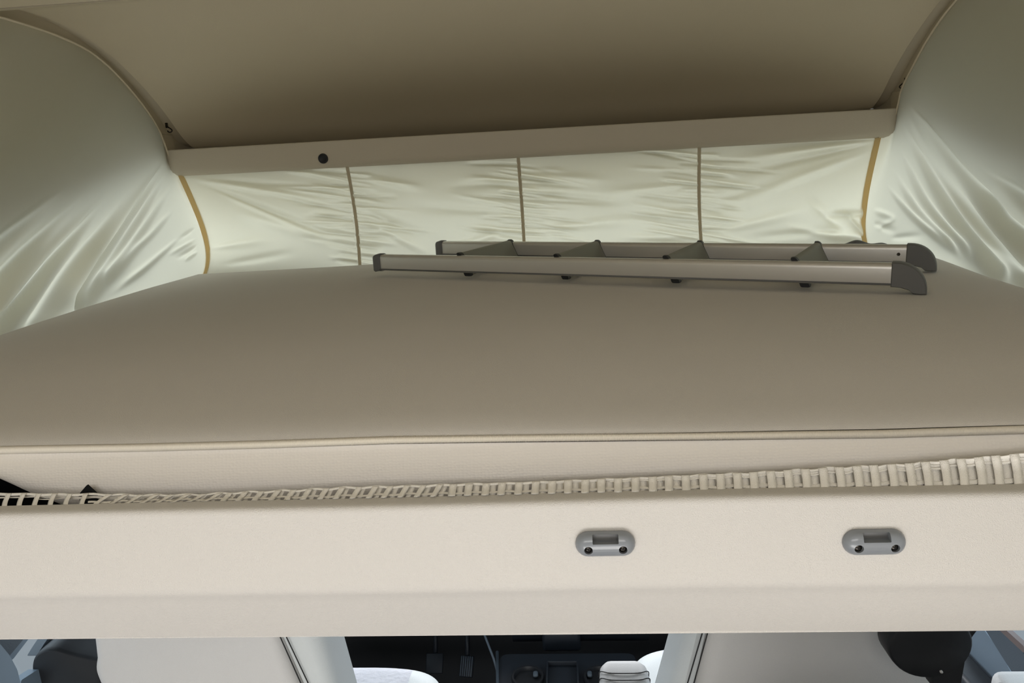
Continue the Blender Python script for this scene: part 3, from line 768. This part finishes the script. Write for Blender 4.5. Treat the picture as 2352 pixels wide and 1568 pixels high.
# ---- right seat
sr = tag(empty('cab_seat', (.45, 1.4, -1.95)), 'grey-brown cab seat at the right, its back in shade behind the black bracket', 'seat')
a0, a1 = w2(1618, 1450, YB), w2(1590, 1580, YB); r1 = w2(2200, 1445, YB)
zt = top
pts = fillet([(ext(a0, a1, zt)[0], zt), (r1[0]-.01, zt), (r1[0], -.70), (r1[0]+.0, -1.0), ext(a0, a1, -1.0)], [.03, .06, .01, .03, .02], 4)
P2(pts, YB, .10, M['seat'], 'backrest', sr, lean=.12, puff=.010)
b0, b1 = w2(1577, 1448, YB-.006), w2(1540, 1580, YB-.006)
strip([ext(a0, a1, z) for z in zs], [ext(b0, b1, z) for z in zs], YB-.010, M['seatside'], 'side_bolster', sr)
for dx in (-3, 9):
    c0, c1 = w2(1618+dx, 1450, YB-.018), w2(1584+dx*1.2, 1568, YB-.018)
    p0, p1 = ext(c0, c1, -.66), ext(c0, c1, -.98)
    obj('stitch_line', tube([V((p0[0], YB-.016, p0[1])), V((p1[0], YB-.016, p1[1]))], .0011, 6), M['thread'], sr)
cushion(.42, 1.49, .60, .50, -1.235, sr)
obj('pedestal', rbox((.42, 1.42, -1.67), (.40, .38, .60), .02), M['cabdark'], sr)
def arm(px0, px1, ytop, Yf, z, parent, lenY=.30, stitch=True):
    """padded armrest lying fore and aft with two stitched seams over its rounded end"""
    A, B = atZ(px0, ytop, z), atZ(px1, ytop, z); cx = (A.x+B.x)/2; w = (B.x-A.x); y1 = A.y
    sec = fillet([(-w/2, -.075), (w/2, -.075), (w/2, 0), (-w/2, 0)], [.01, .01, .02, .02], 4)
    rings = []
    for d, k, dz in ((0, .55, -.012), (-.008, .80, -.004), (-.022, .95, 0), (-.05, 1, 0), (-lenY, 1, -.0), (-lenY-.015, .9, -.0)):
        rings.append([V((cx+a*k, y1+d, z+dz+b)) for a, b in sec])
    o = obj('armrest', fixn(ringed(rings)), M['seat'], parent, sharp=1.2)
    for d in (-.052, -.072):
        pp = [V((cx-w/2-.001, y1+d+.03, z-.03)), V((cx-w/2+.003, y1+d+.012, z-.004)), V((cx-w/4, y1+d, z+.0012)), V((cx+w/4, y1+d, z+.0012)), V((cx+w/2-.003, y1+d+.012, z-.004)), V((cx+w/2+.001, y1+d+.03, z-.03))]
        s_ = obj('stitch_line', tube(spline(pp, 24), .0010, 6), M['thread'], None); s_.parent = o
arm(1373, 1486, 1508, 0, -.98, sr, .26)
arm(2262, 2390, 1531, 0, -.95, sr, .26)
# black round-ended bracket in front of the right seat back
br = tag(empty('belt_bracket', (.62, 1.06, -.80)), 'black round-ended belt bracket hanging over the back of the right seat', 'bracket')
YK = 1.04
n = 40; cc = atY(2146, 1493, YK); Rr = 70/1700*1.30
cc = atY(2140, 1486, YK); Rr = 75/1700*1.30
rings = []
for d, k in ((0, .93), (.004, .985), (.012, 1), (.045, 1), (.05, .96)):
    rings.append([V((cc.x+Rr*1.10*k*math.cos(2*math.pi*i/n), YK+d, cc.z+Rr*k*math.sin(2*math.pi*i/n))) for i in range(n)])
obj('round_pad', fixn(ringed(rings)), M['plastic'], br, sharp=1)
post = [w2(2140, 1400, YK), w2(2290, 1400, YK), w2(2268, 1440, YK), w2(2240, 1478, YK), w2(2232, 1500, YK), w2(2216, 1590, YK), w2(2150, 1590, YK), w2(2146, 1540, YK)]
P2(post, YK+.012, .04, M['plastic'], 'post', br)
q = atY(2161, 1541, YK); obj('rivet', tube([q+V((0, -.003, 0)), q+V((0, .02, 0))], .0022, 10), M['alu'], br)
# ---- doors and windows of the cab
def door(name, side, label):
    x = -1.05 if side < 0 else .85
    d = tag(empty(name, (x, 1.8, -1.95)), kind='structure', label=label)
    s = side
    pr = [(1.22, -1.95), (2.7, -1.95), (2.7, -1.25), (2.45, -1.20), (1.22, -1.10)]
    obj('door_panel', fixn(ringed([[V((x, y, z)) for y, z in fillet(pr, .02, 3)], [V((x+s*.05, y, z)) for y, z in fillet(pr, .02, 3)]])), M['cabgrey'], d, sharp=.6)
    obj('door_ledge', fixn(frame_extrude(fillet([(-.03, -.03), (.03, -.03), (.03, .012), (-.03, .012)], .01, 3), (x-s*.0, 1.22, -1.105), (x-s*.0, 2.45, -1.205))), M['cabdark'], d, sharp=.8)
    obj('armrest', fixn(frame_extrude(fillet([(-.03, -.03), (.03, -.03), (.03, .02), (-.03, .02)], .012, 3), (x-s*.02, 1.35, -1.36), (x-s*.02, 2.1, -1.40))), M['cabdark'], d, sharp=.8)
    obj('window_pillar', fixn(frame_extrude(fillet([(-.02, -.02), (.02, -.02), (.02, .02), (-.02, .02)], .008, 3), (x, 2.45, -1.2), (x, 2.1, -.45))), M['cabdark'], d, sharp=.8)
def atX(x, y, X): d = ray(x, y); return d*(X/d.x)
def slabX(pts, X, th, m, name, parent):
    P = [atX(a, b, X) for a, b in pts]; cy = sum(p.y for p in P)/len(P); cz = sum(p.z for p in P)/len(P)
    P = [V((X, p.y, p.z)) for p in [V((0, q[0], q[1])).yzx if 0 else V((X, q[0], q[1])) for q in fillet([(p.y, p.z) for p in P], .004, 2)]]
    P = [V((X, p.y, p.z)) for p in P]
    return obj(name, fixn(ringed([P, [p+V((th, 0, 0)) for p in P]])), m, parent, sharp=.6)
door('door_1', -1, 'grey inner panel of the left cab door')
door('door_2', 1, 'grey inner panel of the right cab door')
d1, d2 = bpy.data.objects['door_1'], bpy.data.objects['door_2']
slabX([(-60, 1440), (0, 1478), (22, 1504), (40, 1538), (50, 1580), (-60, 1580)], -1.02, -.03, M['slate'], 'pillar_cover', d1)
slabX([(-10, 1458), (62, 1458), (20, 1508), (-10, 1520)], -1.045, -.02, M['cabgrey'], 'window_strip', d1)
slabX([(62, 1456), (74, 1456), (28, 1516), (20, 1508)], -1.047, -.02, M['slate'], 'window_strip', d1)  # paler slab standing for a light streak across the window
slabX([(116, 1456), (186, 1456), (160, 1492), (120, 1500), (84, 1506), (96, 1486)], -1.045, -.02, M['cabgrey'], 'window_strip', d1)
slabX([(190, 1456), (240, 1456), (240, 1512), (160, 1512), (164, 1494)], -1.047, -.02, M['cabgrey'], 'window_strip', d1)
slabX([(48, 1562), (90, 1535), (110, 1580), (48, 1580)], -1.047, -.02, M['slate'], 'window_strip', d1)
slabX([(2225, 1440), (2256, 1440), (2300, 1500), (2330, 1560), (2330, 1590), (2180, 1590), (2200, 1500)], .885, .03, M['slate'], 'side_trim_panel', d2)
slabX([(2250, 1425), (2288, 1437), (2352, 1500), (2352, 1552), (2330, 1552), (2300, 1505)], .87, .012, M['cabgrey'], 'window_strip', d2)
slabX([(2270, 1420), (2300, 1437), (2352, 1484), (2352, 1500), (2288, 1440)], .868, .012, M['brown'], 'window_trim', d2)
for nm, X in (('window_1', -1.085), ('window_2', .90)):
    g = tag(obj(nm, rbox((X, 1.80, -.80), (.004, 1.70, .76), .001, 1), M['glass']), kind='structure')
# ---- dashboard, console, pedals
dash = tag(empty('dashboard', (-.08, 2.5, -1.5)), 'black dashboard underside in the dark gap between the two seats', 'dashboard')
obj('lower_dash', fixn(extrude_x(fillet([(2.36, -1.10), (2.30, -1.30), (2.36, -1.52), (2.62, -1.60), (2.9, -1.2), (2.8, -1.05)], .04, 4), -.97, .80, 2)), M['cabdark'], dash, sharp=.9)
obj('centre_stack', fixn(extrude_x(fillet([(2.24, -1.15), (2.20, -1.45), (2.26, -1.62), (2.6, -1.62), (2.6, -1.1)], .03, 4), -.22, .25, 2)), M['cabdark'], dash, sharp=.9)
p_ = atY(1290, 1482, 2.22)
obj('drawer', rbox((p_.x, 2.222, p_.z+.02), (.13, .03, .075), .012), M['cabdark'], dash)
con = tag(empty('centre_console', (-.05, 2.1, -1.95)), 'black centre console with two round cup holders between the seats', 'console')
zc = -1.56
k0, k1 = atZ(1148, 1508, zc), atZ(1460, 1508, zc)
def P_(x, y, z): return atZ(x, y, z)
obj('console_body', fixn(ringed([[V((x, y, z)) for x, y in fillet([(k0.x-.01, 1.75), (k1.x, 1.75), (k1.x, k0.y+.03), (k0.x, k0.y+.03)], .03, 4)] for z in (-1.95, zc-.012)])), M['cabdark'], con, sharp=.8)
def ring_xy(c, r0, r1, z, dep, m, name, parent, n=32, edge=.004):
    rings = []
    for rr, zz in ((r1, -.012), (r1, -.002), (r1-edge*.5, .002), (r0+edge*.5, .002), (r0, -.002), (r0-.002, -dep), (.001, -dep)):
        rings.append([V((c.x+rr*math.cos(2*math.pi*k/n), c.y+rr*math.sin(2*math.pi*k/n), z+zz)) for k in range(n)])
    return obj(name, ringed(rings, caps=False), m, parent, sharp=.7)
for (cx_, lab) in ((1212, 0), (1378, 1)):
    c_ = P_(cx_, 1552, zc); cu = ring_xy(c_, .042, .052, zc, .011, M['plastic'], 'cup_holder', con)
    q = P_(cx_+(18 if lab == 0 else -24), 1546, zc); obj('grip_tab', rbox((q.x, q.y, zc-.003), (.016, .024, .012), .006), M['cabgrey'], con)
q = P_(1292, 1545, zc); obj('tray', merge(rbox((q.x-.048, q.y, zc-.002), (.006, .10, .016), .002), rbox((q.x+.048, q.y, zc-.002), (.006, .10, .016), .002), rbox((q.x, q.y+.05, zc-.002), (.10, .006, .016), .002)), M['cabdark'], con)
e0, e1 = P_(1140, 1505, zc), P_(1155, 1575, zc)
obj('console_edge', tube([V((e0.x, e0.y+.03, zc-.008)), V((e1.x, 1.78, zc-.008))], .005, 8), M['cabgrey'], con)
# trim line running down from the dashboard
g0, g1 = atZ(1112, 1455, -1.5), atZ(1150, 1570, -1.62)
obj('console_trim', tube([g0, (g0+g1)/2+V((.004, 0, .0)), g1], .004, 8), M['cabgrey'], con)
def pedal(px, py, wpx, hpx, z, name, label, ribs):
    c = atZ(px, py, z); D = c.dot(FW); w, h = wpx*D/FPX, hpx*D/FPX
    o = tag(empty(name, tuple(c)), label, 'pedal')
    R_ = rotm('X', 48); 
    if ribs: R_ = rotm('Z', -6) @ R_
    q = obj('pedal_pad', rbox((0, 0, 0), (w, h, .010), .004, 2, R_), M['cabdark'], None); q.parent = o
    n = 6 if ribs else 0
    for k in range(n):
        x = (k-(n-1)/2)*w/(n+.4); rb_ = obj('rib', rbox((0, 0, 0), (w*.08, h*.92, .006), .001, 1), M['cabgrey'], None); rb_.parent = q
        rb_.matrix_local = R_.to_4x4() @ Matrix.Translation((x, 0, .006))
    a_ = obj('pedal_arm', tube([V((0, .02, 0)), V((0, .05, .05)), V((0, .07, .11))], .009, 8), M['cabdark'], None); a_.parent = o
pedal(1072, 1530, 32, 46, -1.80, 'accelerator_pedal', 'narrow ribbed accelerator pedal in the dark footwell', True)
pedal(998, 1523, 40, 44, -1.80, 'brake_pedal', 'plain square brake pedal left of the ribbed one', False)

for o in SC.objects:
    if o.type == 'MESH' and len(o.data.polygons) == 0: print('EMPTY', o.name)
